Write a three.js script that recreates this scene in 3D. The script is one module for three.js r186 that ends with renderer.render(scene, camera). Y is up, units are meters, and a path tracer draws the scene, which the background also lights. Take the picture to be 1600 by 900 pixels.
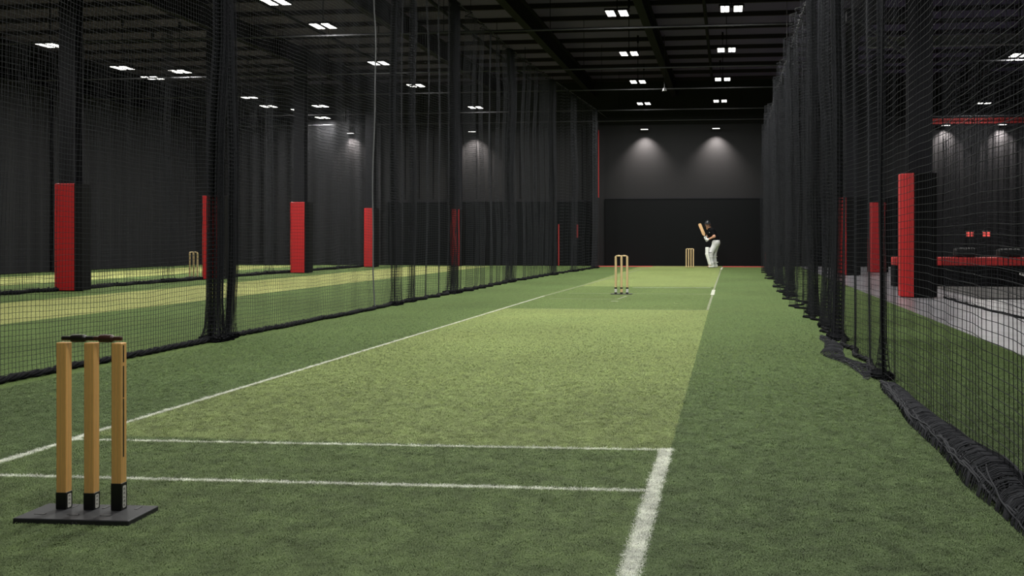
import * as THREE from 'three';
import { MarchingCubes } from 'three/addons/objects/MarchingCubes.js';
import { RoundedBoxGeometry } from 'three/addons/geometries/RoundedBoxGeometry.js';
import { ImprovedNoise } from 'three/addons/math/ImprovedNoise.js';
import { mergeGeometries } from 'three/addons/utils/BufferGeometryUtils.js';
import { RectAreaLightUniformsLib } from 'three/addons/lights/RectAreaLightUniformsLib.js';

// ------------------------------------------------------------------ camera, light levels, exposure
const scene = new THREE.Scene();
scene.background = new THREE.Color(0x000000);
const camera = new THREE.PerspectiveCamera(2 * Math.atan(450 / 1600) * 180 / Math.PI, 16 / 9, 0.05, 200);
camera.position.set(0, 1.152, 0);
camera.rotation.y = Math.atan(200 / 1600);
camera.setViewOffset(1600, 900, -138, 78, 1600, 900);
const renderer = new THREE.WebGLRenderer({ antialias: true });
renderer.toneMapping = THREE.LinearToneMapping;
renderer.toneMappingExposure = 1.45;
renderer.shadowMap.enabled = true;
RectAreaLightUniformsLib.init();
const LAMP = 150;          // radiance of each ceiling fixture's face
const GLOW = 3;            // what the eye sees of its lenses
const WASH = 40;           // wall spot lamps, candela
const LAMP_COLOUR = new THREE.Color(1.0, 0.985, 0.93);

// ------------------------------------------------------------------ helpers
let seed = 7;
const rnd = () => { seed = (seed * 1664525 + 1013904223) >>> 0; return seed / 4294967296; };
const NZ = new ImprovedNoise();
const noise = (x, y, z = 0) => NZ.noise(x + 31.7, y + 11.3, z + 5.1);
const lerp = (a, b, t) => a + (b - a) * t;
const sstep = (a, b, x) => { const t = Math.min(1, Math.max(0, (x - a) / (b - a))); return t * t * (3 - 2 * t); };
const used = {};
function numbered(n) { const k = used[n] = (used[n] ?? -1) + 1; return k ? n + '_' + String(k).padStart(3, '0') : n; }
function tag(o, label, category, group) {
  o.userData.label = label; o.userData.category = category;
  if (group) o.userData.group = group;
  return o;
}
function thing(name, label, category, [x, y, z] = [0, 0, 0], turn = 0, group) {
  const o = new THREE.Group(); o.name = numbered(name); scene.add(o);
  o.position.set(x, y, z); o.rotation.y = turn;
  return tag(o, label, category, group);
}
function part(name, geo, m, parent, label) {
  const o = new THREE.Mesh(geo, m); o.name = numbered(name); parent.add(o);
  o.castShadow = o.receiveShadow = true;
  if (label) o.userData.label = label;
  return o;
}
function struct(name) { const o = new THREE.Group(); o.name = name; o.userData.kind = 'structure'; scene.add(o); return o; }
function copy(root, label) {
  const r = root.clone(); r.name = numbered(root.name.replace(/_\d{3}$/, '')); scene.add(r);
  r.userData = { ...root.userData, label: label ?? root.userData.label };
  return r;
}
function box(w, h, d, x = 0, y = 0, z = 0, r = 0) {
  const g = r ? new RoundedBoxGeometry(w, h, d, 2, r) : new THREE.BoxGeometry(w, h, d);
  return g.translate(x, y, z);
}
function metreBox(w, h, d, x, y, z) {           // box whose uv are metres
  const g = new THREE.BoxGeometry(w, h, d), p = g.attributes.position, n = g.attributes.normal, uv = g.attributes.uv;
  g.translate(x, y, z);
  for (let i = 0; i < p.count; i++) {
    const ax = Math.abs(n.getX(i)), ay = Math.abs(n.getY(i));
    if (ay > .5) uv.setXY(i, p.getX(i), p.getZ(i)); else if (ax > .5) uv.setXY(i, p.getZ(i), p.getY(i)); else uv.setXY(i, p.getX(i), p.getY(i));
  }
  return g;
}
const V = (a, b, c) => new THREE.Vector3(a, b, c);
function rod(a, b, r, sides = 8) {
  const A = V(...a), B = V(...b), L = A.distanceTo(B);
  const g = new THREE.CylinderGeometry(r, r, L, sides);
  g.applyQuaternion(new THREE.Quaternion().setFromUnitVectors(V(0, 1, 0), B.clone().sub(A).normalize()));
  return g.translate((A.x + B.x) / 2, (A.y + B.y) / 2, (A.z + B.z) / 2);
}
function prism(pts, y0, y1, bevel = 0) {         // upright prism over a plan outline [[x,z]...]
  const s = new THREE.Shape(pts.map(([x, z]) => new THREE.Vector2(x, -z)));
  const g = new THREE.ExtrudeGeometry(s, { depth: y1 - y0 - 2 * bevel, bevelEnabled: bevel > 0, bevelThickness: bevel, bevelSize: bevel, bevelOffset: -bevel, bevelSegments: 2 });
  return g.rotateX(-Math.PI / 2).translate(0, y0 + bevel, 0);
}

// ------------------------------------------------------------------ textures
function canvas(w, h, draw) { const c = document.createElement('canvas'); c.width = w; c.height = h; draw(c.getContext('2d'), w, h); return c; }
function tex(c, srgb, rx = 1, ry = 1) {
  const t = new THREE.CanvasTexture(c); t.wrapS = t.wrapT = THREE.RepeatWrapping; t.repeat.set(rx, ry);
  t.magFilter = THREE.LinearFilter; if (srgb) t.colorSpace = THREE.SRGBColorSpace; return t;
}
const turfCanvas = canvas(1024, 1024, (c, w, h) => {
  c.fillStyle = 'rgb(128,128,128)'; c.fillRect(0, 0, w, h);
  c.lineCap = 'round';
  for (let i = 0; i < 42000; i++) {
    const x = rnd() * w, y = rnd() * h, a = rnd() * 6.283, l = 5 + rnd() * 11, v = Math.floor(70 + 185 * Math.pow(rnd(), 1.1));
    c.strokeStyle = `rgba(${v},${v},${Math.floor(v * .93)},.75)`; c.lineWidth = 1.2 + rnd() * 1.6;
    for (const [ox, oy] of [[0, 0], [w, 0], [-w, 0], [0, h], [0, -h]]) {
      if (x + ox < -20 || x + ox > w + 20 || y + oy < -20 || y + oy > h + 20) continue;
      c.beginPath(); c.moveTo(x + ox, y + oy); c.lineTo(x + ox + Math.cos(a) * l, y + oy + Math.sin(a) * l); c.stroke();
    }
  }
});
const turfMean = (() => { const d = turfCanvas.getContext('2d').getImageData(0, 0, 1024, 1024).data; let t = 0; for (let i = 0; i < d.length; i += 16) t += Math.pow(d[i] / 255, 2.2); return t / (d.length / 16); })();
const turfMap = tex(turfCanvas, true, 1 / 1.3, 1 / 1.3), turfBump = tex(turfCanvas, false, 1 / 1.3, 1 / 1.3);
const fabricCanvas = canvas(256, 256, (c, w, h) => {
  const im = c.createImageData(w, h);
  for (let y = 0; y < h; y++) for (let x = 0; x < w; x++) {
    const v = 150 + 60 * ((x + y) % 4 < 2 ? 1 : 0) * rnd() + 40 * rnd(), i = (y * w + x) * 4;
    im.data[i] = im.data[i + 1] = im.data[i + 2] = v; im.data[i + 3] = 255;
  }
  c.putImageData(im, 0, 0);
});
const fabricMap = tex(fabricCanvas, true, 2, 2);
const woodCanvas = canvas(256, 1024, (c, w, h) => {
  const im = c.createImageData(w, h);
  for (let y = 0; y < h; y++) for (let x = 0; x < w; x++) {
    const g = .5 + .5 * Math.sin(x * .22 + 7 * noise(x * .016, y * .0007));
    const f = noise(x * .35, y * .012) * .5 + noise(x * .9, y * .05) * .25, k = .9 + .06 * g + .12 * f, i = (y * w + x) * 4;
    im.data[i] = Math.min(255, 236 * k); im.data[i + 1] = Math.min(255, 184 * k * (1 - .02 * g)); im.data[i + 2] = Math.min(255, 112 * k * (1 - .05 * g)); im.data[i + 3] = 255;
  }
  c.putImageData(im, 0, 0);
});
const woodMap = tex(woodCanvas, true);
const concreteCanvas = canvas(512, 512, (c, w, h) => {
  const im = c.createImageData(w, h);
  for (let y = 0; y < h; y++) for (let x = 0; x < w; x++) {
    const t = 6.2832 / 512, v = 185 + 34 * noise(2.2 * Math.cos(x * t) + 3, 2.2 * Math.sin(x * t), 2 * Math.sin(y * t)) + 26 * noise(x * .05, y * .3) * Math.sin(Math.PI * x / w) + 14 * rnd(), i = (y * w + x) * 4;
    im.data[i] = im.data[i + 1] = v; im.data[i + 2] = v * 1.02; im.data[i + 3] = 255;
  }
  c.putImageData(im, 0, 0);
});
const concreteMap = tex(concreteCanvas, true, 1 / 3, 1 / 3);

// ------------------------------------------------------------------ materials
const matt = (color, rough = .9, o = {}) => new THREE.MeshPhysicalMaterial({ color, roughness: rough, specularIntensity: .18, side: THREE.DoubleSide, ...o });
const std = (color, rough = .8, o = {}) => new THREE.MeshStandardMaterial({ color, roughness: rough, side: THREE.DoubleSide, ...o });
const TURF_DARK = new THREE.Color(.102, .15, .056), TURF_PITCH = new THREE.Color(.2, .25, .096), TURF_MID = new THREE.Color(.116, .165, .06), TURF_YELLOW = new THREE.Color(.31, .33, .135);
const turf = (c) => new THREE.MeshPhysicalMaterial({ color: c.clone().multiplyScalar(1 / turfMean), roughness: .95, specularIntensity: .15, map: turfMap, bumpMap: turfBump, bumpScale: .012, vertexColors: true, side: THREE.DoubleSide });
const M = {
  turfDark: turf(TURF_DARK), turfPitch: turf(TURF_PITCH), turfMid: turf(TURF_MID), turfYellow: turf(TURF_YELLOW),
  line: std(new THREE.Color(1.5, 1.55, 1.4), .9, { map: turfMap, bumpMap: turfBump, bumpScale: .008 }),
  lineThin: std(new THREE.Color(.55, .62, .37), .9, { map: turfMap }),
  redMat: std(0xa23a34, .85), brownMat: std(0x6d6a3a, .9),
  walkway: std(new THREE.Color(.45, .44, .46), .32, { map: concreteMap }),
  wall: matt(0x363638, .9, { map: fabricMap }), wallPad: matt(0x1c1e20, .9, { map: fabricMap }), wallDark: matt(0x131315),
  roof: matt(0x5a5070), steel: matt(0x1a181b, .8), rod: matt(0x404043, .6),
  curtain: matt(0x1d1d1f), net: matt(0x313236, .8), netDark: matt(0x131417, .85), cord: matt(0x131417, .85), cordPale: std(0x55565a, .7),
  padRed: std(0xb81a1f, .5), padBlack: matt(0x121213), post: matt(0x222226, .7),
  wood: std(0xffffff, .55, { map: woodMap }), woodPale: std(0xd9bd90, .6), black: std(0x0b0b0c, .5), plate: std(0x1a1b1f, .62),
  bail: std(0x17120f, .4), bailBrown: std(0x3a2018, .4), white: std(0xd9d9d6, .7),
  glow: std(0x222222, .5, { emissive: LAMP_COLOUR, emissiveIntensity: GLOW }),
  washGlow: std(0x222222, .5, { emissive: new THREE.Color(1, .98, .95), emissiveIntensity: 2.4 }),
  redSeat: std(0xc23030, .55), redLamp: std(0x500808, .5, { emissive: new THREE.Color(1, .12, .1), emissiveIntensity: .75 }),
  purlin: matt(0x2d282e), beamGrey: matt(0x7d7d80),
  redBeam: std(0x861513, .7),
};

// ------------------------------------------------------------------ the setting
function floorSheet(x0, x1, z0, z1, y, step = .6) {   // patchy wear in the vertex colours, uv in metres
  const nx = Math.max(1, Math.round((x1 - x0) / step)), nz = Math.max(1, Math.round(Math.abs(z1 - z0) / step));
  const g = new THREE.PlaneGeometry(x1 - x0, Math.abs(z1 - z0), nx, nz).rotateX(-Math.PI / 2).translate((x0 + x1) / 2, y, (z0 + z1) / 2);
  const p = g.attributes.position, uv = g.attributes.uv, col = new Float32Array(p.count * 3);
  for (let i = 0; i < p.count; i++) {
    const x = p.getX(i), z = p.getZ(i);
    uv.setXY(i, x, z);
    const k = 1 + .16 * noise(x * .7, z * .45) + .1 * noise(x * 2.1, z * 1.3);
    col[i * 3] = k * (1 + .05 * noise(x, z, 9)); col[i * 3 + 1] = k; col[i * 3 + 2] = k;
  }
  g.setAttribute('color', new THREE.BufferAttribute(col, 3));
  return g;
}
const ZB = -42, XL = -23.5, XR = 14, ZF = 5, HC = 7.7;
const LX0 = -3.7, LX1 = -.31;                       // the pitch between its two side lines
const floor = struct('floor');
part('floor_slab', box(XR - XL, .3, ZF - ZB, (XL + XR) / 2, -.152, (ZF + ZB) / 2), M.wallDark, floor);
part('turf', floorSheet(XL, 2.86, ZF, ZB, 0), M.turfDark, floor);
part('walkway', metreBox(XR - 2.86, .02, ZF - ZB, (XR + 2.86) / 2, -.004, (ZF + ZB) / 2), M.walkway, floor);
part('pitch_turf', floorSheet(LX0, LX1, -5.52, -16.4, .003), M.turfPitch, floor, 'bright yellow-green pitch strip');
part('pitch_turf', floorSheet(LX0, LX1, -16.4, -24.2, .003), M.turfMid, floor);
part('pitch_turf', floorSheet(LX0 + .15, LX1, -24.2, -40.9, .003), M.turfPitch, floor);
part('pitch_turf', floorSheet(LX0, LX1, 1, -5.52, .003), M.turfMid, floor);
part('pitch_turf', floorSheet(-12.7, -9.6, -6, -40.5, .003), M.turfYellow, floor, 'yellow pitch strip of the neighbouring lane');
part('pitch_turf', floorSheet(-21, -17.4, -6, -40.5, .003), M.turfYellow, floor, 'yellow pitch strip of the farthest lane');
const lines = [];                                   // [x0, z0, x1, z1, width, material]
const lineGeo = (x0, z0, x1, z1, w, y = .0065) => {
  const L = Math.hypot(x1 - x0, z1 - z0), n = Math.max(2, Math.round(L / .25)), g = new THREE.PlaneGeometry(w, L, 1, n).rotateX(-Math.PI / 2);
  const p = g.attributes.position, uv = g.attributes.uv;
  g.rotateY(Math.atan2(x1 - x0, z1 - z0)).translate((x0 + x1) / 2, y, (z0 + z1) / 2);
  for (let i = 0; i < p.count; i++) { p.setX(i, p.getX(i) + .006 * noise(p.getZ(i) * 3, p.getX(i) * 9)); uv.setXY(i, p.getX(i), p.getZ(i)); }
  return g;
};
for (const [x0, z0, x1, z1, w, m] of [
  [-3.69, 2, -3.69, -5.5, .055, M.line], [-.335, 2, -.335, -5.56, .072, M.line],
  [-3.69, -5.4, -.3, -5.53, .03, M.line], [-3.69, -4.53, -.37, -4.62, .036, M.line],
  [-3.71, -5.5, -3.62, -20, .042, M.line], [-3.62, -20, -3.1, -40.6, .05, M.lineThin],
  [-3.3, -21.02, -.36, -21.06, .06, M.lineThin], [-2.2, -23.62, -.4, -23.75, .07, M.line], [-3.35, -19.12, -2.06, -19.1, .05, M.lineThin],
  [-2.06, -19.1, -2.0, -20.2, .05, M.lineThin], [-2.12, -18.5, -1.98, -18.5, .05, M.line], [-3.3, -16.4, -.33, -16.4, .03, M.lineThin],
  [-.32, -20.8, -.32, -22.8, .075, M.line], [-.33, -16.4, -.32, -20.8, .04, M.lineThin], [-.32, -22.8, -.26, -37.5, .04, M.lineThin], [-.26, -37.5, -.24, -40.6, .07, M.line],
]) { part('crease_line', lineGeo(x0, z0, x1, z1, w), m, floor); lines.push([x0, z0, x1, z1, w, m === M.line]); }
part('end_mat', box(2.3, .012, .9, -4.2, .006, -41.35), M.redMat, floor, 'red mat along the wall');
part('end_mat', box(2.8, .012, .9, -1.65, .006, -41.35), M.brownMat, floor, 'brown worn mat along the wall');
part('end_mat', box(1.75, .012, .9, .65, .006, -41.35), M.redMat, floor, 'red mat along the wall');

const ceiling = struct('ceiling');
part('roof_deck', box(XR - XL + .6, .2, ZF - ZB + .6, (XL + XR) / 2, HC + .1, (ZF + ZB) / 2), M.roof, ceiling);
{
  const purlin = box(XR - XL, .13, .09);
  for (let z = -1; z > ZB; z -= 1.7) part('purlin', purlin, M.purlin, ceiling).position.set((XL + XR) / 2, HC - .065, z);
  const girder = mergeGeometries([box(.22, .04, ZF - ZB, 0, .27, 0), box(.22, .04, ZF - ZB, 0, -.27, 0), box(.03, .54, ZF - ZB)]);
  for (const x of [-14.2, -9.2, -5.5, -2.2, 3.7, 8.9]) part('girder', girder, M.steel, ceiling).position.set(x, 7.22, (ZF + ZB) / 2);
  const conduit = rod([0, 0, ZF], [0, 0, ZB], .05);
  for (const x of [-.62, -7.6, -12]) part('conduit', conduit, M.steel, ceiling).position.set(x, 7.25, 0);
}
const wallBack = struct('wall_back');
part('wall_panel', metreBox(XR - XL + .6, HC, .3, (XL + XR) / 2, HC / 2, ZB - .2), M.wall, wallBack);
for (const [a, b, h] of [[-14.4, -14.3, 2.66], [-14.25, -10.1, 2.66], [-10.05, -5.56, 2.66], [-5.05, 1.49, 2.76], [1.6, 7.5, 2.76]]) {
  part('wall_pad', metreBox(b - a, h, .1, (a + b) / 2, h / 2 + .01, ZB), M.wallPad, wallBack);
  part('pad_binding', box(b - a, .03, .12, (a + b) / 2, h + .02, ZB), M.post, wallBack);
}
part('red_trim', box(.05, .55, .05, 1.5, .3, ZB + .06), M.redMat, wallBack, 'short red strip');
part('red_trim', box(.05, 1.7, .03, -6.98, .87, ZB + .065), M.redBeam, wallBack, 'thin red strip of the door edge');
part('wall_seam', box(.04, 3.0, .04, -6.4, 4.25, ZB - .03), M.wallDark, wallBack);
part('wall_seam', box(.05, 3.0, .04, -6.0, 4.25, ZB - .03), M.wallDark, wallBack);
for (let x = -13.6; x < -7; x += .62) part('wall_seam', box(.035, 3.2, .03, x, 4.4, ZB - .04), M.wallDark, wallBack);
part('red_beam', box(6.6, .22, .16, 10.4, 5.78, ZB + .03), M.redBeam, wallBack, 'red steel beam');
const wl = struct('wall_left'); part('wall_panel', metreBox(.3, HC, ZF - ZB + .6, XL - .15, HC / 2, (ZF + ZB) / 2), M.wallDark, wl);
const wr = struct('wall_right'); part('wall_panel', metreBox(.3, HC, ZF - ZB + .6, XR + .15, HC / 2, (ZF + ZB) / 2), M.wallDark, wr);
const wf = struct('wall_front'); part('wall_panel', metreBox(XR - XL + .6, HC, .3, (XL + XR) / 2, HC / 2, ZF + .15), M.wallDark, wf);

// ------------------------------------------------------------------ ceiling lights
function fixtureParts() {
  const t = thing('high_bay_light', '', 'light', [0, 6.2, 0], 0, 'twin LED lights under the roof');
  part('bracket', mergeGeometries([box(.56, .03, .04, 0, .07, -.1), box(.56, .03, .04, 0, .07, .1), box(.02, 1.2, .02, 0, .655, 0)]), M.steel, t);
  const house = box(.22, .05, .6, 0, .03, 0, .01), lens = box(.083, .014, .165, 0, 0, 0, .004);
  for (const s of [-1, 1]) {
    const h = part('lamp_panel', house, M.steel, t); h.position.x = s * .145;
    for (let i = 0; i < 2; i++) for (let j = 0; j < 3; j++) part('lens', lens, M.glow, h).position.set((i - .5) * .098, 0, (j - 1) * .19);
  }
  return t;
}
function lampLight(x, z, y = 6.18, k = 1) {
  const l = new THREE.RectAreaLight(LAMP_COLOUR, LAMP * k, .5, .58);
  l.name = numbered('lamp_glow'); l.position.set(x, y - .01, z); l.rotation.x = -Math.PI / 2; scene.add(l);
}
const stub = box(.06, .24, .06, 0, 0, 0); const fx0 = fixtureParts(); let fxN = 0;
function fixture(x, z, label, k = 1) {
  const f = fxN++ ? copy(fx0, label) : fx0; f.userData.label = label; f.position.set(x, 6.2, z);
  part('hanging_stub', stub, M.steel, ceiling).position.set(x, HC - .12, z); lampLight(x, z, 6.18, k);
}
const ORD = ['first', 'second', 'third', 'fourth', 'fifth', 'sixth', 'seventh', 'eighth', 'ninth'];
[[-2.6, 2.7, .15], [-2.6, -2.4, .22], [-2.6, -7.5, 1], [-2.6, -12.6, 1.1], [-2.6, -17.7], [-2.48, -22.88], [-2.7, -27.93], [-2.9, -33], [-3.15, -38.37]].forEach(([x, z, k], i) =>
  fixture(x, z, i < 5 ? `twin LED light above the frame, ${ORD[i]} in the row over the white pitch edge` : `twin LED light over the end stumps, ${ORD[i - 5]} down from the top of the photo`, k));
[[.15, 2.7, .2], [.15, -2.4, .8], [.15, -7.5, .75], [.15, -12.6, .8], [.1, -17.7], [.07, -22.75], [-.05, -27.7], [-.18, -32.8], [-.3, -38]].forEach(([x, z, k], i) =>
  fixture(x, z, i < 5 ? `twin LED light above the frame, ${ORD[i]} in the row near the pleated nets` : `twin LED light over the batsman, ${ORD[i - 5]} down from the top of the photo`, k));
[[-9.6, -9], [-9.6, -14.5], [-9.61, -20.86], [-9.58, -23.39], [-10.02, -28.56], [-10.27, -32.9], [-9.7, -38.7]].forEach(([x, z], i) =>
  fixture(x, z, i < 2 ? `twin LED light above the frame over the netted lane, ${ORD[i]} of its row` : `twin LED light behind the long net, over the yellow pitch, ${ORD[i - 2]} from the top`));
[[-17.3, -12.5], [-17.3, -19], [-17.64, -24.84], [-17.84, -28.4], [-18.02, -30.3], [-16.51, -29.24], [-17.08, -34.86], [-17.5, -37.4], [-16.8, -38.6], [-15.5, -37.57], [-16.9, -41.2]].forEach(([x, z], i) =>
  fixture(x, z, i < 2 ? `twin LED light out of view over the farthest lane, ${ORD[i]} of its row` : `small twin LED light above the farthest lane behind two nets, ${ORD[i - 2]} in depth`));
[[6.5, -12], [6.5, -20], [8.0, -29.5], [9.5, -40]].forEach(([x, z], i) =>
  fixture(x, z, i < 2 ? `twin LED light above the frame over the grey walkway, ${ORD[i]} of its row` : i < 3 ? 'twin LED light cut by the photo edge above the grey walkway' : 'small LED light above the red beam behind the walkway net', i < 2 ? .45 : 1));

// lighting rods that the fixtures hang along
[-13.2, -18.6, -24, -29.7, -33.95, -39.4, -41.3].forEach((z, i) => {
  const t = thing('ceiling_rod', i < 2 ? `thin steel rod across the roof above the frame, ${ORD[i]} from the camera` : `thin steel rod across the roof, ${ORD[i - 2]} from the top of the photo`, 'rod', [0, 6.1 - (i === 6 ? .2 : 0), z]);
  part('tube', rod([XL + .2, 0, 0], [XR - .2, 0, 0], .022, 6), M.rod, t);
  for (const x of [-20, -12, -6.8, -4.2, 1.9, 8]) part('hanger', rod([x, 0, 0], [x, 1.5, 0], .008, 5), M.steel, t);
});

// wall washers
[[-15.82, 'over the farthest lane'], [-10.57, 'over the netted lane with the yellow pitch'], [-3.39, 'on the end wall above the far stumps'], [-.49, 'on the end wall above the batsman'], [8.48, 'under the red beam nearest the large column'], [10.6, 'under the red beam farther from the padded column']].forEach(([x, w], i) => {
  const t = thing('wall_light', `bar lamp throwing light ${w}`, 'light', [x, 5.57, ZB + .42], 0, 'lamps along the end wall');
  part('lamp_body', box(.34, .07, .16, 0, .045, 0, .015), M.steel, t);
  part('lamp_arm', rod([0, .08, 0], [0, .08, -.45], .015), M.steel, t);
  part('lens', box(.29, .012, .11, 0, .004, 0), M.washGlow, t);
  const s = new THREE.SpotLight(0xfff4ea, WASH, 12, .85, 1, 2);
  s.name = numbered('wall_light_beam'); s.position.set(x, 5.54, ZB + .42); s.target.position.set(x, 4.1, ZB - .02); s.castShadow = true;
  scene.add(s); scene.add(s.target); s.target.name = numbered('beam_target');
});

// ------------------------------------------------------------------ padded columns
function column(x, z, label, mirror, w = .44) {
  const t = thing('padded_column', label, 'column', [x, 0, z], 0, 'columns in red and black padding'), s = mirror ? -1 : 1;
  part('post', mirror ? mergeGeometries([box(.46, 7.2, .03, .03, 3.6, .03), box(.4, 7.2, .03, .0, 3.6, -.185), box(.03, 7.2, .2, .03, 3.6, -.08)]) : mergeGeometries([box(.34, 7.2, .03, 0, 3.6, .15), box(.34, 7.2, .03, 0, 3.6, -.15), box(.03, 7.2, .28, 0, 3.6, 0)]), M.post, t);
  const P = (pts) => pts.map(([a, b]) => [a * s, b]);
  const h = w / 2;
  // the pad: foam slabs round the post, a red one wrapped about one corner
  if (!mirror) {
    part('red_pad', prism(P([[-h - .1, -.1], [-h - .1, .1], [-h, .22], [h, .22], [h, .17], [-h + .02, .17], [-h - .03, .09], [-h - .03, -.1]]), .02, 2.33, .012), M.padRed, t);
    part('black_pad', prism(P([[h, .22], [h + .1, .1], [h + .1, -.22], [-h - .1, -.22], [-h - .1, -.1], [-h - .03, -.1], [-h - .03, -.17], [h + .04, -.17], [h + .04, .08], [h, .16]]), .02, 2.33, .012), M.padBlack, t);
  } else {
    part('red_pad', prism([[-.34, -.22], [-.34, .02], [-.12, .24], [-.1, .2], [-.29, .0], [-.29, -.22]], .02, 2.4, .012), M.padRed, t);
    part('black_pad', prism([[-.12, .24], [.3, .24], [.3, -.26], [-.34, -.26], [-.34, -.22], [-.29, -.22], [.25, -.21], [.25, .19], [-.1, .2]], .02, 2.4, .012), M.padBlack, t);
  }
}
column(-14.2, -20.7, 'red padded column nearest the front stumps behind the long net', false);
column(-14.15, -26.9, 'red padded column hidden behind the gathered net fold', false);
column(-13.95, -32.2, 'red padded column, third along the row behind the long net', false);
column(-14.0, -39.0, 'slim red padded column beside the hanging seam cord of the net', false, .3);
column(-11.1, -41.2, 'red padded column at the end wall behind the net fold', false, .3);
column(3.65, -20.44, 'large column with red corner and black face by the grey walkway', true);
column(3.72, -32.4, 'narrow red column behind the pleated net beside the walkway', true);
column(4.95, -35.0, 'broad red column behind the net edge cord', false);

// ------------------------------------------------------------------ nets
function tubes(lines, sides = 3) {               // lines: {pts:[[x,y,z]...], r, up:'v'|'h'} -> one geometry of thin prisms
  let nv = 0, ni = 0;
  for (const l of lines) { nv += l.pts.length * sides; ni += (l.pts.length - 1) * sides * 6; }
  const pos = new Float32Array(nv * 3), idx = new Uint32Array(ni); let v = 0, k = 0;
  for (const { pts, r, up } of lines) {
    const v0 = v / 3;
    for (let i = 0; i < pts.length; i++) {
      const a = pts[Math.max(0, i - 1)], b = pts[Math.min(pts.length - 1, i + 1)], p = pts[i];
      let nx = 1, nz = 0;
      if (up === 'h') { const L = Math.hypot(b[0] - a[0], b[2] - a[2]) || 1; nx = -(b[2] - a[2]) / L; nz = (b[0] - a[0]) / L; }
      for (let s = 0; s < sides; s++) {
        const q = s / sides * 6.2832 + .5, c = Math.cos(q) * r, d = Math.sin(q) * r;
        if (up === 'h') { pos[v++] = p[0] + nx * c; pos[v++] = p[1] + d; pos[v++] = p[2] + nz * c; }
        else { pos[v++] = p[0] + c; pos[v++] = p[1]; pos[v++] = p[2] + d; }
      }
    }
    for (let i = 0; i < pts.length - 1; i++) for (let s = 0; s < sides; s++) {
      const A = v0 + i * sides + s, B = v0 + i * sides + (s + 1) % sides, C = A + sides, D = B + sides;
      idx[k++] = A; idx[k++] = C; idx[k++] = B; idx[k++] = B; idx[k++] = C; idx[k++] = D;
    }
  }
  const g = new THREE.BufferGeometry();
  g.setAttribute('position', new THREE.BufferAttribute(pos, 3)); g.setIndex(new THREE.BufferAttribute(idx, 1));
  g.computeVertexNormals(); return g;
}
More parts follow.
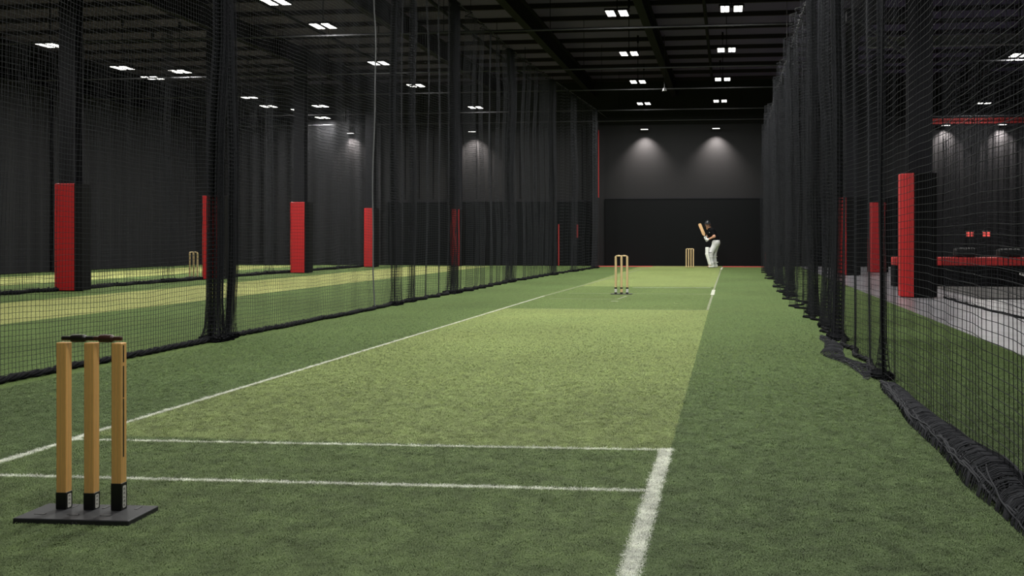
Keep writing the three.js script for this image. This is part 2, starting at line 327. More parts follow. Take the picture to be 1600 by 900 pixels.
// one hanging net between z0 and z1 (z1 farther). pleat(z) gives the sideways fold amplitude, gathers are bunched folds
function netPanel(o) {
  const { X, z0, z1, H, label, group, mesh = .045, meshV = mesh, r = .0021, pleat = () => .02, wave = .7, fold = () => 0, wave2 = 2.3, gathers = [], wob = 1, xEnd = X, cord = .008, pale, rows0 = 0, rings = true, hem = .03, mat = M.net, key = 0 } = o;
  const xAt = (z) => lerp(X, xEnd, (z0 - z) / (z0 - z1));
  const cols = [];
  const gs = gathers.map(g => ({ w: .15, n: 80, a: .09, flare: .7, ...g })).sort((a, b) => b.z - a.z);
  const plain = (a, b) => {
    const n = Math.max(1, Math.round((a - b) / meshV));
    for (let i = 0; i <= n; i++) {
      const z = lerp(a, b, i / n), end = sstep(0, .45, Math.min(z0 - z, z - z1)), A = pleat(z) * end, ph = z / wave * 6.2832 + 2.4 * noise(z * .5, key + 3);
      const u = 1 + .8 * noise(z * .9, key);
      const B = fold(z) * end, p2 = z / wave2 * 6.2832 + 2 * noise(z * .3, key + 8);
      cols.push({ x: xAt(z) + A * u * Math.sin(ph) + B * Math.sin(p2), z: z + A * .45 * Math.sin(2 * ph) + B * .5 * Math.sin(2 * p2), d: pleat(z) > .035 ? 1 : 3 });
    }
  };
  let z = z0;
  for (const g of gs) {
    if (z - g.z - g.w > meshV) plain(z, g.z + g.w);
    for (let i = 0; i < g.n; i++) {
      const t = i / (g.n - 1);
      cols.push({ x: xAt(g.z) + g.a * Math.sin(i * 1.57 + noise(i * .4, key) * 2) * (.6 + .4 * rnd()), z: g.z + g.w * (1 - 2 * t), d: 1, g });
    }
    z = g.z - g.w;
  }
  if (z - z1 > meshV) plain(z, z1);
  const P = (c, y) => {
    let { x, z } = c;
    if (c.g) {
      const f = y < .42 ? c.g.flare * Math.pow(1 - y / .42, 2.6) : 0, top = 1 - .35 * sstep(.5, H, y) * 0;
      z = c.g.z + (z - c.g.z) * (1 + f) * top; x = xAt(c.g.z) + (x - xAt(c.g.z)) * (1 + f * .6);
    }
    const b = sstep(H, H - 1.5, y);
    x += wob * b * (.10 * noise(z * .35, y * .3, key) + .03 * noise(z * 1.3, y * .9, key + 7));
    z += wob * b * .035 * noise(z * .8, y * .6, key + 4);
    const yy = y + wob * b * sstep(0, .5, y) * (.07 * noise(z * .55, y * .5, key + 9) + .018 * noise(z * 2.3, y * 1.7, key + 2));
    return [x, Math.max(.012, yy), z];
  };
  const ln = [], nr = Math.round(H / mesh), nv = 14;
  for (const c of cols) { const pts = []; for (let j = 0; j <= nv; j++) pts.push(P(c, H * Math.pow(j / nv, 1.35))); ln.push({ pts, r, up: 'v' }); }
  const hc = cols.filter((c, i) => c.d === 1 || i % c.d === 0 || i === cols.length - 1);
  for (let j = rows0; j <= nr; j++) { const y = Math.min(H, .02 + j * mesh); ln.push({ pts: hc.map(c => P(c, y)), r, up: 'h' }); }
  const t = thing('net_curtain', label, 'net', [X, 0, z0], 0, group);
  const own = (g) => g.translate(-X, 0, -z0);
  const n = part('netting', own(tubes(ln)), mat, t); n.userData.kind = 'stuff';
  if (hem) {                                      // weighted rope hem: strands twisted about the bottom edge
    const hl = [];
    for (let s = 0; s < 6; s++) {
      const pts = []; let d = 0;
      hc.forEach((c, i) => {
        const p = P(c, .03); if (i) d += Math.hypot(hc[i].x - hc[i - 1].x, hc[i].z - hc[i - 1].z);
        const a = d * 14 + s * 1.047, q = hem * (.75 + .5 * noise(c.z * 1.5, s, key));
        pts.push([p[0] + q * Math.cos(a), Math.max(hem * .4, hem + q * Math.sin(a)), p[2]]);
      });
      hl.push({ pts, r: hem * .5, up: 'h' });
    }
    part('hem_rope', own(tubes(hl, 5)), M.cord, t);
  }
  const edge = []; for (let j = 0; j <= 20; j++) edge.push(P(cols[cols.length - 1], H * j / 20));
  if (cord) part('edge_cord', own(tubes([{ pts: edge, r: cord, up: 'v' }], 6)), pale ? M.cordPale : M.cord, t);
  part('head_rope', own(tubes([{ pts: hc.map(c => P(c, H)), r: .009, up: 'h' }], 5)), M.cord, t);
  if (rings) { const ring = new THREE.TorusGeometry(.035, .006, 4, 10); for (let q = z0 - .2; q > z1; q -= .42) part('hook', ring, M.rod, t).position.set(xAt(q) - X, H + .035, q - z0); }
  return t;
}
const GL = 'net panels hung along the stumps side of the open lane', GR = 'net panels hung between the open lane and the walkway';
const HL = 6.05, HR = 4.9;
const plL = (z) => lerp(.012, .1, sstep(-14, -23, z));
const netsL = [
  [-4.6, -11.0, 'large see-through black net panel behind the front stumps', [{ z: -10.81, w: .08, n: 170, a: .08, flare: 1.1 }], {}],
  [-11.02, -15.88, 'flat black net panel between the thick gathered fold and the pale seam cord', [{ z: -11.13, w: .05, n: 90, a: .05, flare: .9 }], { cord: .01, pale: 1 }],
  [-15.96, -21.1, 'black net panel between the pale seam cord and the next gathered fold', [{ z: -17.0, w: .1, n: 60, a: .07 }, { z: -17.9, w: .07, n: 40, a: .06 }, { z: -20.75, w: .18, n: 110, a: .1 }], {}],
  [-21.15, -26.6, 'pleated black net panel, fourth along the long net line', [{ z: -26.2, w: .2, n: 100, a: .1 }], {}],
  [-26.65, -31.9, 'pleated black net panel, fifth along the long net line', [{ z: -31.5, w: .2, n: 100, a: .1 }], { xEnd: -5.42 }],
  [-31.95, -39.2, 'narrow-looking black net panel ending nearest the grey end post', [{ z: -34.8, w: .2, n: 60, a: .1 }, { z: -38.8, w: .2, n: 60, a: .1 }], { X: -5.42, xEnd: -5.05, mesh: .1, meshV: .2, r: .002 }],
];
netsL.forEach(([z0, z1, label, gathers, ex], i) => netPanel({ X: -5.65, z0, z1, H: HL, label, group: GL, gathers, pleat: plL, wave: .75, key: i * 13.7, r: .0020, ...ex }));
const plR = (z) => .025 + .04 * sstep(-10, -14, z);
[
  [-8.5, -12.4, 'short net panel beside the thick black edge cord, red columns showing through', [{ z: -8.62, w: .05, n: 26, a: .03, flare: 3 }, { z: -11.95, w: .18, n: 100, a: .07 }], { wave: .9, wob: .35, hem: .025 }],
  [-12.45, -16.2, 'pleated net panel by the walkway, second beyond the black edge cord', [{ z: -13.6, w: .12, n: 80, a: .07 }, { z: -15.75, w: .22, n: 110, a: .08 }], {}],
  [-16.25, -21.2, 'pleated net panel by the walkway, third beyond the black edge cord', [{ z: -20.7, w: .24, n: 110, a: .09 }], {}],
  [-21.25, -27, 'pleated net panel by the walkway, fourth beyond the black edge cord', [{ z: -26.5, w: .24, n: 110, a: .09 }], {}],
  [-27.05, -33.3, 'pleated net panel by the walkway, fifth beyond the black edge cord', [{ z: -32.8, w: .24, n: 110, a: .09 }], { xEnd: 1.3 }],
  [-33.35, -41.2, 'farthest pleated net panel by the walkway, ending at the end wall', [{ z: -38.6, w: .24, n: 110, a: .09 }], { X: 1.3, xEnd: 1.5 }],
].forEach(([z0, z1, label, gathers, ex], i) => netPanel({ X: 1.24, z0, z1, H: HR, label, group: GR, gathers, pleat: plR, wave: .6, fold: (z) => .17 * sstep(-11, -16, z), wave2: 2.4, key: 100 + i * 9.1, cord: i ? .008 : .006, r: .0018, hem: .016, ...ex }));
netPanel({ X: 1.24, z0: -2.6, z1: -8.46, H: HR, label: 'open mesh net panel with thick bunched net along the floor, before the black edge cord', group: GR, mesh: .05, meshV: .085, r: .002, pleat: () => .01, hem: 0, cord: .011, key: 77, wob: .35 });
// surplus netting bunched on the floor: long strands with mesh cords lying over them
function netPile(label, x0, z0, z1, fatF, bend, W, Hh, nS, nC) {
  const t = thing('net_pile', label, 'net', [x0, 0, z0]), ln = [], L = z1 - z0, N = Math.round(L * 26), taper = (q) => .25 + .75 * sstep(0, .6, q) * sstep(0, .7, L - q);
  for (let s = 0; s < nS; s++) {
    const pts = [], a0 = rnd() * 6.28, rr = Math.sqrt(rnd()), tw = .4 + rnd() * 1.1;
    for (let i = 0; i <= N; i++) {
      const q = i / N * L, z = z0 + q, fat = fatF(z) * taper(q), a = a0 + z * tw + 1.2 * noise(z * .9, s * 3.1);
      pts.push([bend(z) + W * fat * rr * Math.cos(a) + .01 * noise(z * 7, s), Math.max(.006, Hh * fat + Hh * fat * rr * Math.sin(a) + .012 * noise(z * 9, s * 2.3)), q]);
    }
    ln.push({ pts, r: .0032 + .0025 * rnd(), up: 'h' });
  }
  for (let i = 0; i < nC; i++) {
    const q0 = .05 + rnd() * (L - .15), fat = fatF(z0 + q0) * taper(q0), pts = [], sk = (rnd() - .5) * .25;
    for (let j = 0; j <= 7; j++) { const q = Math.PI * (.02 + .96 * j / 7); pts.push([bend(z0 + q0) + W * 1.06 * fat * Math.cos(q), .008 + Hh * 2.02 * fat * Math.sin(q), q0 + sk * (j / 7 - .5)]); }
    ln.push({ pts, r: .0024, up: 'h' });
  }
  part('netting', tubes(ln, 5), M.net, t).userData.kind = 'stuff';
}
netPile('thick roll of surplus black netting bunched on the turf under the open mesh', 1.2, -8.4, -2.5, (z) => .8 + .45 * noise(z * 1.1, 3) + .5 * sstep(-7, -4.6, z), (z) => .05 * noise(z * .8, 8), .085, .045, 80, 800);
netPile('low spread of loose net on the turf at the foot of the black edge cord', 1.16, -12.3, -8.5, (z) => .75 + .5 * noise(z * 1.4, 6), (z) => -.07 + .09 * Math.sin(z * 2.6) * sstep(-12.3, -9.5, z), .12, .02, 20, 150);
netPanel({ X: -14.45, z0: -14, z1: -41, H: 6.6, label: 'distant black net hung along the row of red padded columns', mesh: .09, meshV: .1, r: .0035, pleat: () => .05, wave: 1.3, key: 55, rings: false, hem: .045, gathers: [{ z: -25, w: .2, n: 20 }, { z: -31, w: .2, n: 20 }, { z: -37, w: .3, n: 20 }] });
netPanel({ X: 4.1, z0: -6, z1: -20.3, H: 6.6, label: 'black net hung along the far edge of the grey walkway, before the large column', mesh: .07, meshV: .12, r: .0028, pleat: () => .02, wave: 1.1, key: 66, rings: false, hem: .02, mat: M.net });
{
  const t = thing('ceiling_sensor', 'small pale sensor on a thin drop rod between the two rows of lights', 'sensor', [-2.04, 0, -33]);
  part('drop_rod', rod([0, 5.98, 0], [0, HC, 0], .012, 6), M.rod, t); part('sensor_head', new THREE.CylinderGeometry(.05, .07, .09, 12).translate(0, 5.94, 0), M.beamGrey, t);
}
// track cables
for (const [y, P, label] of [[HL + .05, [[-5.65, 4], [-5.65, -26.65], [-5.42, -31.93], [-5.05, -39.2], [-4.95, -41.9]], 'steel cable carrying the long net along the roof'], [HR + .05, [[1.24, 4], [1.24, -27.03], [1.3, -33.33], [1.5, -41.2], [1.51, -41.9]], 'steel cable carrying the pleated nets by the walkway']]) {
  const x = P[0][0];
  const t = thing('track_cable', label, 'cable', [0, 0, 0]);
  part('cable', mergeGeometries(P.slice(1).map((q, i) => rod([P[i][0], y, P[i][1]], [q[0], y, q[1]], .0095, 6))), M.rod, t);
  for (let z = -10.1; z > -27; z -= 6) part('hanger', rod([x, y, z], [x, 7.6, z], .006, 4), M.steel, t);
}

// ------------------------------------------------------------------ curtains along the walls
function curtain(x0, z0, x1, z1, H, label, amp = .09, wave = .5, key = 0) {
  const L = Math.hypot(x1 - x0, z1 - z0), n = Math.round(L / .06), nx = -(z1 - z0) / L, nz = (x1 - x0) / L;
  const g = new THREE.PlaneGeometry(1, 1, n, 6), p = g.attributes.position;
  for (let i = 0; i < p.count; i++) {
    const s = (p.getX(i) + .5), y = (p.getY(i) + .5), d = s * L, a = amp * (.5 + .9 * Math.abs(noise(d * .35, key))) * (1.1 - .3 * y);
    const o = a * Math.sin(d / wave * 6.283 + 3 * noise(d * .6, key + 2) + .25 * noise(d, y * 2, key));
    p.setXYZ(i, (x1 - x0) * s + nx * o, y * H, (z1 - z0) * s + nz * o);
  }
  g.computeVertexNormals();
  const t = thing('curtain', label, 'curtain', [x0, 0.02, z0], 0, 'black curtains along the walls');
  part('cloth', g, M.curtain, t);
  part('curtain_rail', rod([0, H, 0], [x1 - x0, H, z1 - z0], .02, 6), M.steel, t);
}
curtain(-22.7, -16, -22.7, -23.9, 6.2, 'black pleated curtain on the side wall, seen left of the nearest red column', .12, .7, 1);
curtain(-22.7, -24.1, -22.7, -31.9, 6.2, 'black pleated curtain on the side wall behind the nearest red column', .12, .7, 2);
curtain(-22.7, -32.1, -22.7, -41.6, 6.2, 'black pleated curtain in the corner of the farthest lane', .12, .7, 3);
curtain(-22.3, -41.86, -14.6, -41.86, 6.2, 'black curtain on the end wall of the farthest lane', .07, .6, 4);
curtain(7.6, -41.86, 13.6, -41.86, 5.6, 'black pleated curtain lit by lamps under the red beam', .045, .35, 5);
curtain(1.9, -41.75, 3.4, -41.75, 6.2, 'black curtain between the pleated nets and the large column', .06, .4, 6);

// grey end post and red strip
{
  const t = thing('end_post', 'tall dark grey square post against the end wall where the long net ends', 'post', [-5.3, 0, -41.6]);
  part('post_body', box(.25, 5.85, .3, -.1, 2.925, 0, .02), M.wall, t);
  part('red_trim', box(.035, 2.75, .04, .045, 4.18, .13), M.redBeam, t, 'thin red upright strip');
  part('post_base', box(.3, .06, .34, -.1, .03, 0), M.post, t);
}
{
  const t = thing('door_sign', 'small thin red sign on the dark end wall beside the grey post', 'sign', [-6.2, 1.42, ZB + .06]);
  part('sign_plate', box(.06, .55, .02, 0, .02, 0, .005), M.redBeam, t); part('handle', box(.36, .05, .06, 0, -.27, .01, .01), M.steel, t);
}

// ------------------------------------------------------------------ behind the walkway
{
  const t = thing('beam', 'grey steel beam crossing above the walkway beside the large column', 'beam', [3.8, 6.55, -29]);
  part('flange', mergeGeometries([box(9.8, .03, .2, 4.9, .13, 0), box(9.8, .03, .2, 4.9, -.13, 0)]), M.beamGrey, t); part('web', box(9.8, .26, .02, 4.9, 0, 0), M.beamGrey, t);
}
{
  const t = thing('bracket_beam', 'short dark beam with a slanted brace beside the large column', 'beam', [2.6, 5.6, -21.5]);
  part('beam_body', box(1.3, .2, .2, .45, .1, 0, .01), M.post, t);
  part('brace', rod([.1, 0, 0], [.95, -.75, .3], .05, 4), M.post, t);
}
{
  const t = thing('bench', 'long bench with a bright red top and dark front behind the walkway net', 'bench', [3.9, 0, -25.2], 0);
  const W = 9.4;
  part('front_panel', box(W, .5, .06, W / 2, .25, .24), M.padBlack, t);
  part('end_panel', box(.06, .5, .5, .03, .25, -.02), M.padBlack, t);
  part('seat', box(W, .2, .56, W / 2, .6, 0, .03), M.redSeat, t, 'bright red padded top');
  for (let i = 0; i < 10; i++) part('leg', box(.06, .06, .4, .3 + i * .97, .03, -.06), M.steel, t);
}
[[5.55, .5, .22, 'low black kit bag on the red bench, nearer the large column'], [6.55, .55, .2, 'long black kit bag on the red bench, farther from the large column']].forEach(([x, w, h, label], i) => {
  const t = thing('kit_bag', label, 'bag', [x, .7, -25.2 + .1]);
  part('bag_body', box(w, h, .26, 0, h / 2, 0, .06), M.black, t);
  part('handle', new THREE.TorusGeometry(.07, .012, 5, 12, Math.PI).translate(0, h - .01, 0), M.netDark, t);
});
for (const [x, label] of [[9.34, 'small glowing red wall lamp nearer the large column'], [9.95, 'small glowing red wall lamp farther from the large column']]) {
  const t = thing('red_lamp', label, 'lamp', [x, 1.3, -41.35], 0, 'red lamps on the curtain');
  part('lamp_housing', box(.36, .26, .08, 0, 0, -.03, .02), M.black, t);
  for (const s of [-1, 1]) part('lens', box(.11, .17, .03, s * .075, 0, .015, .01), M.redLamp, t);
  part('stand', rod([0, -.12, -.03], [0, -1.3, -.03], .02), M.black, t);
}
{
  const t = thing('floor_mat', 'pale grey mat on the floor in front of the red bench', 'mat', [6.9, .006, -22.2]);
  part('mat_body', box(4.4, .03, 4.6, 0, .015, 0, .01), std(0x5c5a59, .9), t);
}
{
  const t = thing('cable_coil', 'tangle of pale cable on the floor before the red bench', 'cable', [7.2, .05, -24.6]);
  const pts = []; for (let i = 0; i < 90; i++) pts.push(V(-.5 + i * .016 + .1 * Math.cos(i * .8), .1 + .16 * Math.abs(Math.sin(i * .37)) + .03 * rnd(), .1 * Math.sin(i * .8)));
  part('cable', new THREE.TubeGeometry(new THREE.CatmullRomCurve3(pts), 180, .014, 5), M.white, t);
}
{
  const t = thing('glove', 'small pale pink glove lying at the foot of the bench beside the column', 'glove', [4.25, .02, -22.6]);
  const skin = std(0xb08f93, .8);
  part('palm', box(.14, .22, .08, 0, .2, 0, .03), skin, t); part('cuff', box(.12, .12, .09, -.03, .06, 0, .02), skin, t);
  for (let i = 0; i < 4; i++) part('finger', rod([-.05 + i * .035, .3, 0], [-.03 + i * .05, .42, .02], .016, 6), skin, t);
}

// ------------------------------------------------------------------ wickets
function bailGeo(L) {
  const R = [[0, -L / 2], [.0085, -L / 2], [.0095, -L / 2 + .004], [.0095, -L * .26], [.0085, -L * .24], [.0145, -L * .21], [.016, -L * .17], [.0165, 0], [.016, L * .17], [.0145, L * .21], [.0085, L * .24], [.0095, L * .26], [.0095, L / 2 - .004], [.0085, L / 2], [0, L / 2]];
  return new THREE.LatheGeometry(R.map(([r, y]) => new THREE.Vector2(r, y)), 16).rotateZ(Math.PI / 2);
}
{
  const t = thing('wicket', 'large wooden wicket of three square stumps on a black base plate, nearest the camera', 'wicket', [-2.605, 0, -3.9], .04);
  part('base_plate', box(.485, .03, .235, 0, .017, 0, .006), M.plate, t);
  for (let i = 0; i < 6; i++) part('slot', box(i % 2 ? .012 : .045, .002, i % 2 ? .045 : .012, -.17 + i * .07, .0325, i % 2 ? -.07 : .05), M.black, t);
  part('screw', new THREE.CylinderGeometry(.005, .005, .003, 10).rotateX(Math.PI / 2).translate(.01, .016, .118), M.rod, t);
  part('screw', new THREE.CylinderGeometry(.005, .005, .003, 10).rotateX(Math.PI / 2).translate(.025, .016, .118), M.rod, t);
  const W = .043;
  [-.128, -.008, .11].forEach((x, i) => {
    const post = box(W, .69, W, 0, .345, 0, .004), uv = post.attributes.uv;
    for (let k = 0; k < uv.count; k++) uv.setXY(k, uv.getX(k) * .3 + i * .33, uv.getY(k));
    const s = part('stump', post, M.wood, t); s.position.set(x, .03, -.045 + .0 * i);
    const hS = i === 2 ? .112 : .07;
    part('sleeve', box(W + .003, hS, W + .003, 0, hS / 2 + .002, 0, .003), M.black, s, 'black sleeve round the foot');
    const c = canvas(64, 256, (g, w, h) => {
      g.fillStyle = '#111'; g.fillRect(0, 0, w, h); g.fillStyle = '#c9c8c2'; g.beginPath(); g.roundRect(6, 6, w - 12, h - 12, 16); g.fill();
      g.fillStyle = '#1c1c1c';
      for (let k = 0; k < (i === 2 ? 5 : 3); k++) { const y = 34 + k * (i === 2 ? 44 : 66); g.fillRect(20 + 5 * (k % 2), y, 22 - 4 * (k % 3), 9); g.fillRect(20, y + 5, 7, 20); g.fillRect(34, y + 14, 9, 14); }
    });
    const st = part('sticker', new THREE.PlaneGeometry(W * .72, hS * .86).rotateY(Math.PI / 2).translate((W + .003) / 2 + .0006, hS / 2, 0), std(0xffffff, .6, { map: tex(c, true) }), s, 'white sticker with small dark marks');
    if (i === 2) for (const [y, h] of [[.645, .07], [.53, .13], [.34, .24]]) part('printed_mark', new THREE.PlaneGeometry(.009, h).rotateY(Math.PI / 2).translate(W / 2 + .0006, y, .004), M.bail, s);
  });
  const b0 = thing('bail', 'black turned bail on top of the front wicket, above the first gap', 'bail', [-2.605 - .066, .737, -3.94], .05, 'bails of the front wicket');
  part('barrel', bailGeo(.14), M.bail, b0);
  const b1 = thing('bail', 'brown turned bail on top of the front wicket, beside the stump with printed marks', 'bail', [-2.605 + .053, .737, -3.947], .05, 'bails of the front wicket');
  part('barrel', bailGeo(.135), M.bailBrown, b1);
}
function farWicket(pos, n, gap, r, h, label, plate, bailLabel, sleeved) {
  const t = thing('wicket', label, 'wicket', pos);
  if (plate) part('base_plate', box(plate, .016, .2, 0, .008, 0, .004), M.plate, t); else part('base_bar', box(gap * (n - 1) + .08, .02, .06, 0, .01, 0, .004), M.brownMat, t);
  for (let i = 0; i < n; i++) {
    const x = (i - (n - 1) / 2) * gap;
    const s = part('stump', new THREE.LatheGeometry([[0, 0], [r, 0], [r, h - .03], [r * .8, h], [0, h]].map(a => new THREE.Vector2(...a)), 14), M.woodPale, t); s.position.set(x, .01, 0);
    if (sleeved) { part('sleeve', new THREE.CylinderGeometry(r + .003, r + .003, .1, 14).translate(0, .06, 0), i === 1 ? M.woodPale : M.white, s); part('ring', new THREE.CylinderGeometry(r + .006, r + .006, .03, 14).translate(0, .12, 0), M.black, s); part('ring', new THREE.CylinderGeometry(r + .006, r + .006, .025, 14).translate(0, .02, 0), M.black, s); }
  }
  for (let i = 0; i < n - 1; i++) {
    const b = thing('bail', `pale bail on the ${bailLabel}, ${n === 4 ? ['outermost away from the batsman', 'in the middle', 'nearest the batsman'][i] : ['above the gap farther from the batsman', 'above the gap nearer the batsman'][i]}`, 'bail', [pos[0] + (i - (n - 2) / 2) * gap, h + .018, pos[2]]);
    part('barrel', bailGeo(gap * .98), M.woodPale, b);
  }
}
farWicket([-2.17, 0, -20.85], 3, .118, .023, .77, 'wooden wicket of three round stumps halfway down the lane', .43, 'halfway wicket', true);
farWicket([-1.48, 0, -39.8], 4, .092, .021, .72, 'small pale wicket of four thin stumps beside the batsman', 0, 'wicket beside the batsman', false);
farWicket([-15.55, 0, -28.3], 3, .12, .024, .72, 'wooden wicket seen through the nets beside the gathered fold', .4, 'wicket behind the nets', false);

// ------------------------------------------------------------------ batsman
function sdfGeo(f, c, half, res) {
  const mc = new MarchingCubes(res, M.white, false, false, 160000); mc.isolation = 0;
  const h = res / 2;
  for (let z = 0; z < res; z++) for (let y = 0; y < res; y++) for (let x = 0; x < res; x++)
    mc.field[x + y * res + z * res * res] = -f(c[0] + (x - h) / h * half, c[1] + (y - h) / h * half, c[2] + (z - h) / h * half);
  mc.update();
  const n = mc.count, g = new THREE.BufferGeometry();
  g.setAttribute('position', new THREE.BufferAttribute(mc.positionArray.slice(0, n * 3), 3));
  g.setAttribute('normal', new THREE.BufferAttribute(mc.normalArray.slice(0, n * 3), 3));
  return g.scale(half, half, half).translate(...c);
}
const capsule = (x, y, z, [a, b, ra, rb]) => {
  const bx = b[0] - a[0], by = b[1] - a[1], bz = b[2] - a[2], px = x - a[0], py = y - a[1], pz = z - a[2];
  const t = Math.min(1, Math.max(0, (px * bx + py * by + pz * bz) / (bx * bx + by * by + bz * bz + 1e-9)));
  return Math.hypot(px - bx * t, py - by * t, pz - bz * t) - (ra + (rb - ra) * t);
};
const bones = (list, k, cut) => (x, y, z) => {
  let d = 1e3;
  for (const b of list) { const e = capsule(x, y, z, b), h = Math.max(k - Math.abs(d - e), 0) / k; d = Math.min(d, e) - h * h * k * .25; }
  return cut ? Math.max(d, cut(x, y, z)) : d;
};
{
  const t = thing('person', 'batsman in black shirt, white trousers, pads, gloves and black helmet holding a bat raised', 'person', [-.62, 0.012, -40.0]);
  const skin = std(0xcf9a80, .6), shirtM = matt(0x0e0f12, .8), trou = std(0xd2d3d4, .85), padM = std(0xf0f0ee, .7), helm = std(0x14161a, .3), strapM = std(0x22242a, .7);
  const J = { nk: [-.1, 1.5, 0], hd: [-.18, 1.66, .02], shL: [-.01, 1.45, .19], elL: [.08, 1.2, .27], wrL: [-.15, 1.09, .13], shR: [-.1, 1.43, -.17], elR: [-.2, 1.2, -.25], wrR: [-.24, 1.16, -.05],
    pel: [.14, .98, 0], wa: [.09, 1.15, 0], ch: [-.03, 1.34, 0], hiL: [.13, .92, .09], knL: [-.07, .52, .12], anL: [0, .1, .13], hiR: [.16, .92, -.09], knR: [.06, .5, -.13], anR: [.12, .1, -.14] };
  const body = bones([[J.pel, J.wa, .14, .13], [J.wa, J.ch, .13, .16], [J.ch, J.nk, .13, .06], [J.nk, J.hd, .058, .06], [J.shL, J.shR, .07, .07], [J.shL, J.elL, .055, .042], [J.elL, J.wrL, .043, .03], [J.shR, J.elR, .055, .042], [J.elR, J.wrR, .043, .03],
    [J.hiL, J.knL, .09, .06], [J.knL, J.anL, .058, .04], [J.hiR, J.knR, .09, .06], [J.knR, J.anR, .058, .04], [J.anL, [-.14, .045, .16], .045, .03], [J.anR, [-.02, .045, -.17], .045, .03]], .06);
  const bodyGeo = sdfGeo(body, [0, .93, 0], .96, 130);
  const H = J.hd;
  const headF = (x, y, z) => {                     // head looking at the camera (+z)
    let d = bones([[[0, .05, -.02], [0, .02, -.01], .098, .092], [[0, -.03, .02], [0, -.075, .045], .07, .045], [[0, -.14, -.03], [0, -.05, -.02], .058, .06]], .05)(x, y, z);
    const add = (c, r, k) => { const e = Math.hypot(x - c[0], y - c[1], z - c[2]) - r, h = Math.max(k - Math.abs(d - e), 0) / k; d = Math.min(d, e) - h * h * k * .25; };
    const sub = (c, r, k) => { const e = r - Math.hypot(x - c[0], y - c[1], z - c[2]), h = Math.max(k - Math.abs(d - e), 0) / k; d = Math.max(d, e) + h * h * k * .25; };
    for (const s of [-1, 1]) { sub([s * .034, .012, .096], .016, .012); add([s * .034, .012, .076], .013, .004); add([s * .096, -.005, -.01], .02, .012); add([s * .034, .034, .084], .01, .014); }
    add([0, .0, .09], .012, .02); add([0, -.022, .1], .014, .014);
    sub([0, -.058, .1], .009, .008); add([0, -.05, .088], .01, .012); add([0, -.066, .086], .01, .012); add([0, -.09, .07], .016, .02);
    return d;
  };
  const headGeo = sdfGeo(headF, [0, -.02, 0], .18, 90).rotateY(-.25).translate(...H);
  part('body', mergeGeometries([bodyGeo, headGeo]), skin, t);
  part('shirt', sdfGeo(bones([[J.pel, J.wa, .165, .155], [J.wa, J.ch, .155, .185], [J.ch, [-.07, 1.45, 0], .165, .1], [J.shL, J.shR, .09, .09], [J.shL, [.045, 1.3, .235], .08, .075], [J.shR, [-.15, 1.3, -.21], .08, .075]], .06, (x, y, z) => Math.max(.965 + .12 * x - y, y - 1.53)), [0, 1.25, 0], .5, 90), shirtM, t);
  part('trousers', sdfGeo(bones([[[.15, .98, .07], [.15, .98, -.07], .15, .15], [J.hiL, J.knL, .125, .09], [J.knL, J.anL, .085, .07], [J.hiR, J.knR, .125, .09], [J.knR, J.anR, .085, .07]], .07, (x, y) => Math.max(.08 - y, y - 1.06)), [.05, .55, 0], .58, 100), trou, t);
  // pads: curved shells on the front of each leg with rolled ridges, straps behind
  for (const [kn, an, s, dx] of [[J.knL, J.anL, 1, -.03], [J.knR, J.anR, -1, -.03]]) {
    const shell = [];
    for (let i = 0; i < 7; i++) { const a = -1.15 + i * .383, r = .115; const off = (p, k) => [p[0] - r * k * Math.cos(a) + dx * .5, p[1], p[2] + r * k * Math.sin(a)]; shell.push([off([kn[0] - .02, kn[1] + .24, kn[2]], 1.1), off([kn[0] - .03, kn[1], kn[2]], 1.08), .03]); shell.push([off([kn[0] - .03, kn[1], kn[2]], 1.08), off([an[0], an[1] + .02, an[2]], .95), .03]); }
    const pad = part('leg_pad', sdfGeo(bones(shell.map(([a, b, r]) => [a, b, r, r * .85]), .018), [(kn[0] + an[0]) / 2, .43, kn[2]], .42, 90), padM, t, 'white batting pad');
    for (const y of [.2, .42, .58]) part('strap', new THREE.TorusGeometry(.105, .012, 6, 20).rotateX(Math.PI / 2).translate(lerp(an[0], kn[0], (y - .1) / .42) + .005, y, kn[2]), y === .58 ? strapM : padM, pad);
    const toe = an[0] - .16;
    const shoe = part('shoe', sdfGeo(bones([[[an[0] + .04, .045, an[2]], [toe + .05, .04, an[2] + s * .03], .052, .042], [[an[0] + .02, .1, an[2]], [an[0], .05, an[2]], .055, .055]], .04, (x, y) => .0 - y), [an[0] - .05, .08, an[2]], .2, 50), padM, t);
    part('sole', box(.27, .018, .09, (an[0] + toe) / 2 + .03, .006, an[2] + s * .01, .008), strapM, shoe);
  }
  // helmet
  const dome = new THREE.SphereGeometry(.128, 24, 14, 0, 6.2832, 0, 1.75).scale(.95, 1, 1.08);
  const hm = part('helmet', dome.rotateX(-.1).translate(H[0], H[1] + .045, H[2] - .015), helm, t);
  const peak = new THREE.CylinderGeometry(.145, .15, .012, 24, 1, false, -1.15, 2.3).rotateX(.18).translate(H[0], H[1] + .05, H[2] + .03);
  part('peak', peak, helm, hm);
  for (let i = 0; i < 3; i++) part('grille_bar', new THREE.TorusGeometry(.115, .004, 5, 20, 2.6).rotateZ(.27).rotateX(Math.PI / 2).translate(H[0], H[1] - .01 - i * .035, H[2] + .02), strapM, hm);
  for (const s of [-1, 1]) part('ear_guard', new THREE.SphereGeometry(.05, 12, 10).scale(.35, 1.1, .9).translate(H[0] + s * .112, H[1] - .03, H[2] - .01), helm, hm);
  // bat axis and gloved hands
  const b0 = V(-.2, 1.0, .06), dir = V(-.3, .7, -.22).normalize();
  const on = (s) => b0.clone().addScaledVector(dir, s);
  const side = V(0, 0, 1).cross(dir).normalize(), nrm = dir.clone().cross(side).normalize();
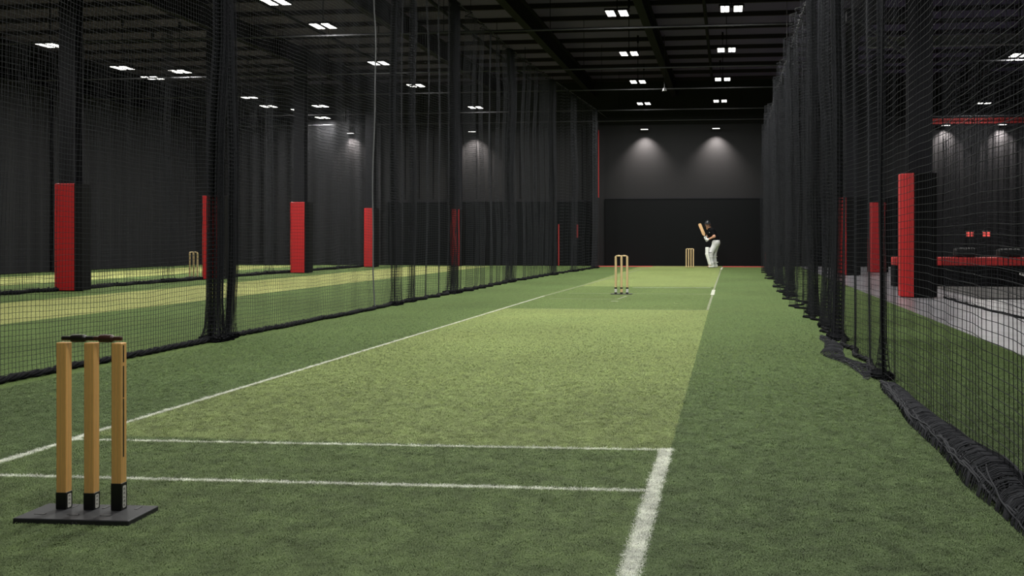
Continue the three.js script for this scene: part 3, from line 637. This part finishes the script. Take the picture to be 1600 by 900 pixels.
  for (const [s, w] of [[.06, J.wrL], [.17, J.wrR]]) {
    const c = on(s), list = [], wv = V(...w);
    const kn = (a, r, u) => { const p = c.clone().addScaledVector(dir, u).addScaledVector(side, Math.cos(a) * r).addScaledVector(nrm, Math.sin(a) * r); return [p.x, p.y, p.z]; };
    const a0 = Math.atan2(wv.clone().sub(c).dot(nrm), wv.clone().sub(c).dot(side));
    list.push([kn(a0, .045, -.03), kn(a0, .045, .03), .032, .032], [kn(a0, .05, 0), [lerp(c.x, w[0], .95), lerp(c.y, w[1], .95), lerp(c.z, w[2], .95)], .036, .045]);
    for (let f = 0; f < 4; f++) { const u = -.04 + f * .027, len = [.85, 1, 1.05, .95][f]; for (let q = 0; q < 3; q++) list.push([kn(a0 + .5 + q * .95 * len, .036, u), kn(a0 + .5 + (q + 1) * .95 * len, .034, u), .0125, .0115]); }
    list.push([kn(a0 - .3, .045, .04), kn(a0 - 1.1, .036, .055), .014, .013], [kn(a0 - 1.1, .036, .055), kn(a0 - 2.0, .034, .058), .013, .011]);
    const gm = part('glove', sdfGeo(bones(list, .008), [c.x, c.y, c.z], .16, 90), padM, t, 'white padded batting glove');
  }
  part('collar', new THREE.TorusGeometry(.075, .016, 8, 20).rotateX(Math.PI / 2 - .15).rotateZ(.3).translate(-.1, 1.515, 0), shirtM, t);
  part('chest_badge', new THREE.CircleGeometry(.022, 14).translate(-.1, 1.36, .188), std(0x8a8d90, .6), t);
  // the bat
  const bt = thing('cricket_bat', 'wooden cricket bat held up by the batsman', 'bat', [-.62 + b0.x, .012 + b0.y, -40.0 + b0.z]);
  bt.quaternion.setFromUnitVectors(V(0, 1, 0), dir);
  part('handle', new THREE.LatheGeometry([[0, -.02], [.019, -.02], [.02, 0], [.0165, .03], [.0165, .27], [.019, .3], [0, .3]].map(a => new THREE.Vector2(...a)), 14), std(0x2a2a2e, .7), bt);
  const blade = new THREE.Shape(); blade.moveTo(-.016, .26); blade.bezierCurveTo(-.03, .3, -.054, .3, -.054, .34); blade.lineTo(-.054, .75); blade.quadraticCurveTo(-.05, .79, 0, .79); blade.quadraticCurveTo(.05, .79, .054, .75); blade.lineTo(.054, .34); blade.bezierCurveTo(.054, .3, .03, .3, .016, .26); blade.closePath();
  part('blade', new THREE.ExtrudeGeometry(blade, { depth: .024, bevelEnabled: true, bevelThickness: .008, bevelSize: .006, bevelSegments: 2 }).translate(0, 0, -.014), std(0xc09868, .55), bt);
}

// ------------------------------------------------------------------ turf pile near the camera
{
  const blades = [];
  for (let b = 0; b < 5; b++) {
    const a = b * 1.257 + .3, l = .011 + .003 * (b % 3), w = .0011, c = Math.cos(a), s = Math.sin(a);
    blades.push([[-s * w, 0, c * w], [s * w, 0, -c * w], [c * l * .75 - s * w * .6, .007 + .002 * (b % 2), s * l * .75 + c * w * .6], [c * l * .75 + s * w * .6, .007 + .002 * (b % 2), s * l * .75 - c * w * .6], [c * l * 1.5, .009 - .002 * (b % 3), s * l * 1.5]]);
  }
  const pos = [], idx = [];
  blades.forEach((B, i) => { B.forEach(p => pos.push(...p)); const o = i * 5; idx.push(o, o + 1, o + 2, o + 1, o + 3, o + 2, o + 2, o + 3, o + 4); });
  const g = new THREE.BufferGeometry(); g.setAttribute('position', new THREE.Float32BufferAttribute(pos, 3)); g.setIndex(idx); g.computeVertexNormals();
  const N = 520000, list = [];
  const white = (x, z) => lines.some(([x0, z0, x1, z1, w, m]) => { if (!m || z < -12) return false; const dx = x1 - x0, dz = z1 - z0, L = Math.hypot(dx, dz), u = ((x - x0) * dx + (z - z0) * dz) / L, d = Math.abs((x - x0) * dz - (z - z0) * dx) / L; return u > -.01 && u < L + .01 && d < w / 2 + .004 * (rnd() - .5); });
  for (let i = 0; i < N; i++) {
    const u = rnd(), d = 1 / lerp(1 / 3.1, 1 / 22, u), q = lerp(-.79, .29, rnd()), z = -d, x = q * d;
    if (x < -5.5 || x > 2.8 || rnd() < sstep(6, 20, d)) continue;
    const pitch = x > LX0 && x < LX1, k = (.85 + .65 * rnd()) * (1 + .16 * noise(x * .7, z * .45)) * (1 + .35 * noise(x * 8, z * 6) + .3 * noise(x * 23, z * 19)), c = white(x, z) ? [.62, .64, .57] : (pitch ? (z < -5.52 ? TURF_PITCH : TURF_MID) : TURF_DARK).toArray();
    list.push([x, z, c[0] * k, c[1] * k, c[2] * k]);
  }
  const im = new THREE.InstancedMesh(g, std(0xffffff, .8), list.length), o = new THREE.Object3D(), C = new THREE.Color();
  list.forEach(([x, z, r, gg, b], i) => { o.position.set(x, .003, z); o.rotation.set((rnd() - .5) * .5, rnd() * 6.28, (rnd() - .5) * .5); const s = .7 + .6 * rnd(); o.scale.set(s, s, s); o.updateMatrix(); im.setMatrixAt(i, o.matrix); im.setColorAt(i, C.setRGB(r, gg, b)); });
  im.name = 'turf_pile'; im.userData.kind = 'stuff'; im.receiveShadow = true; floor.add(im);
}

scene.traverse(o => { if (o.isMesh) o.castShadow = o.receiveShadow = true; });
renderer.render(scene, camera);
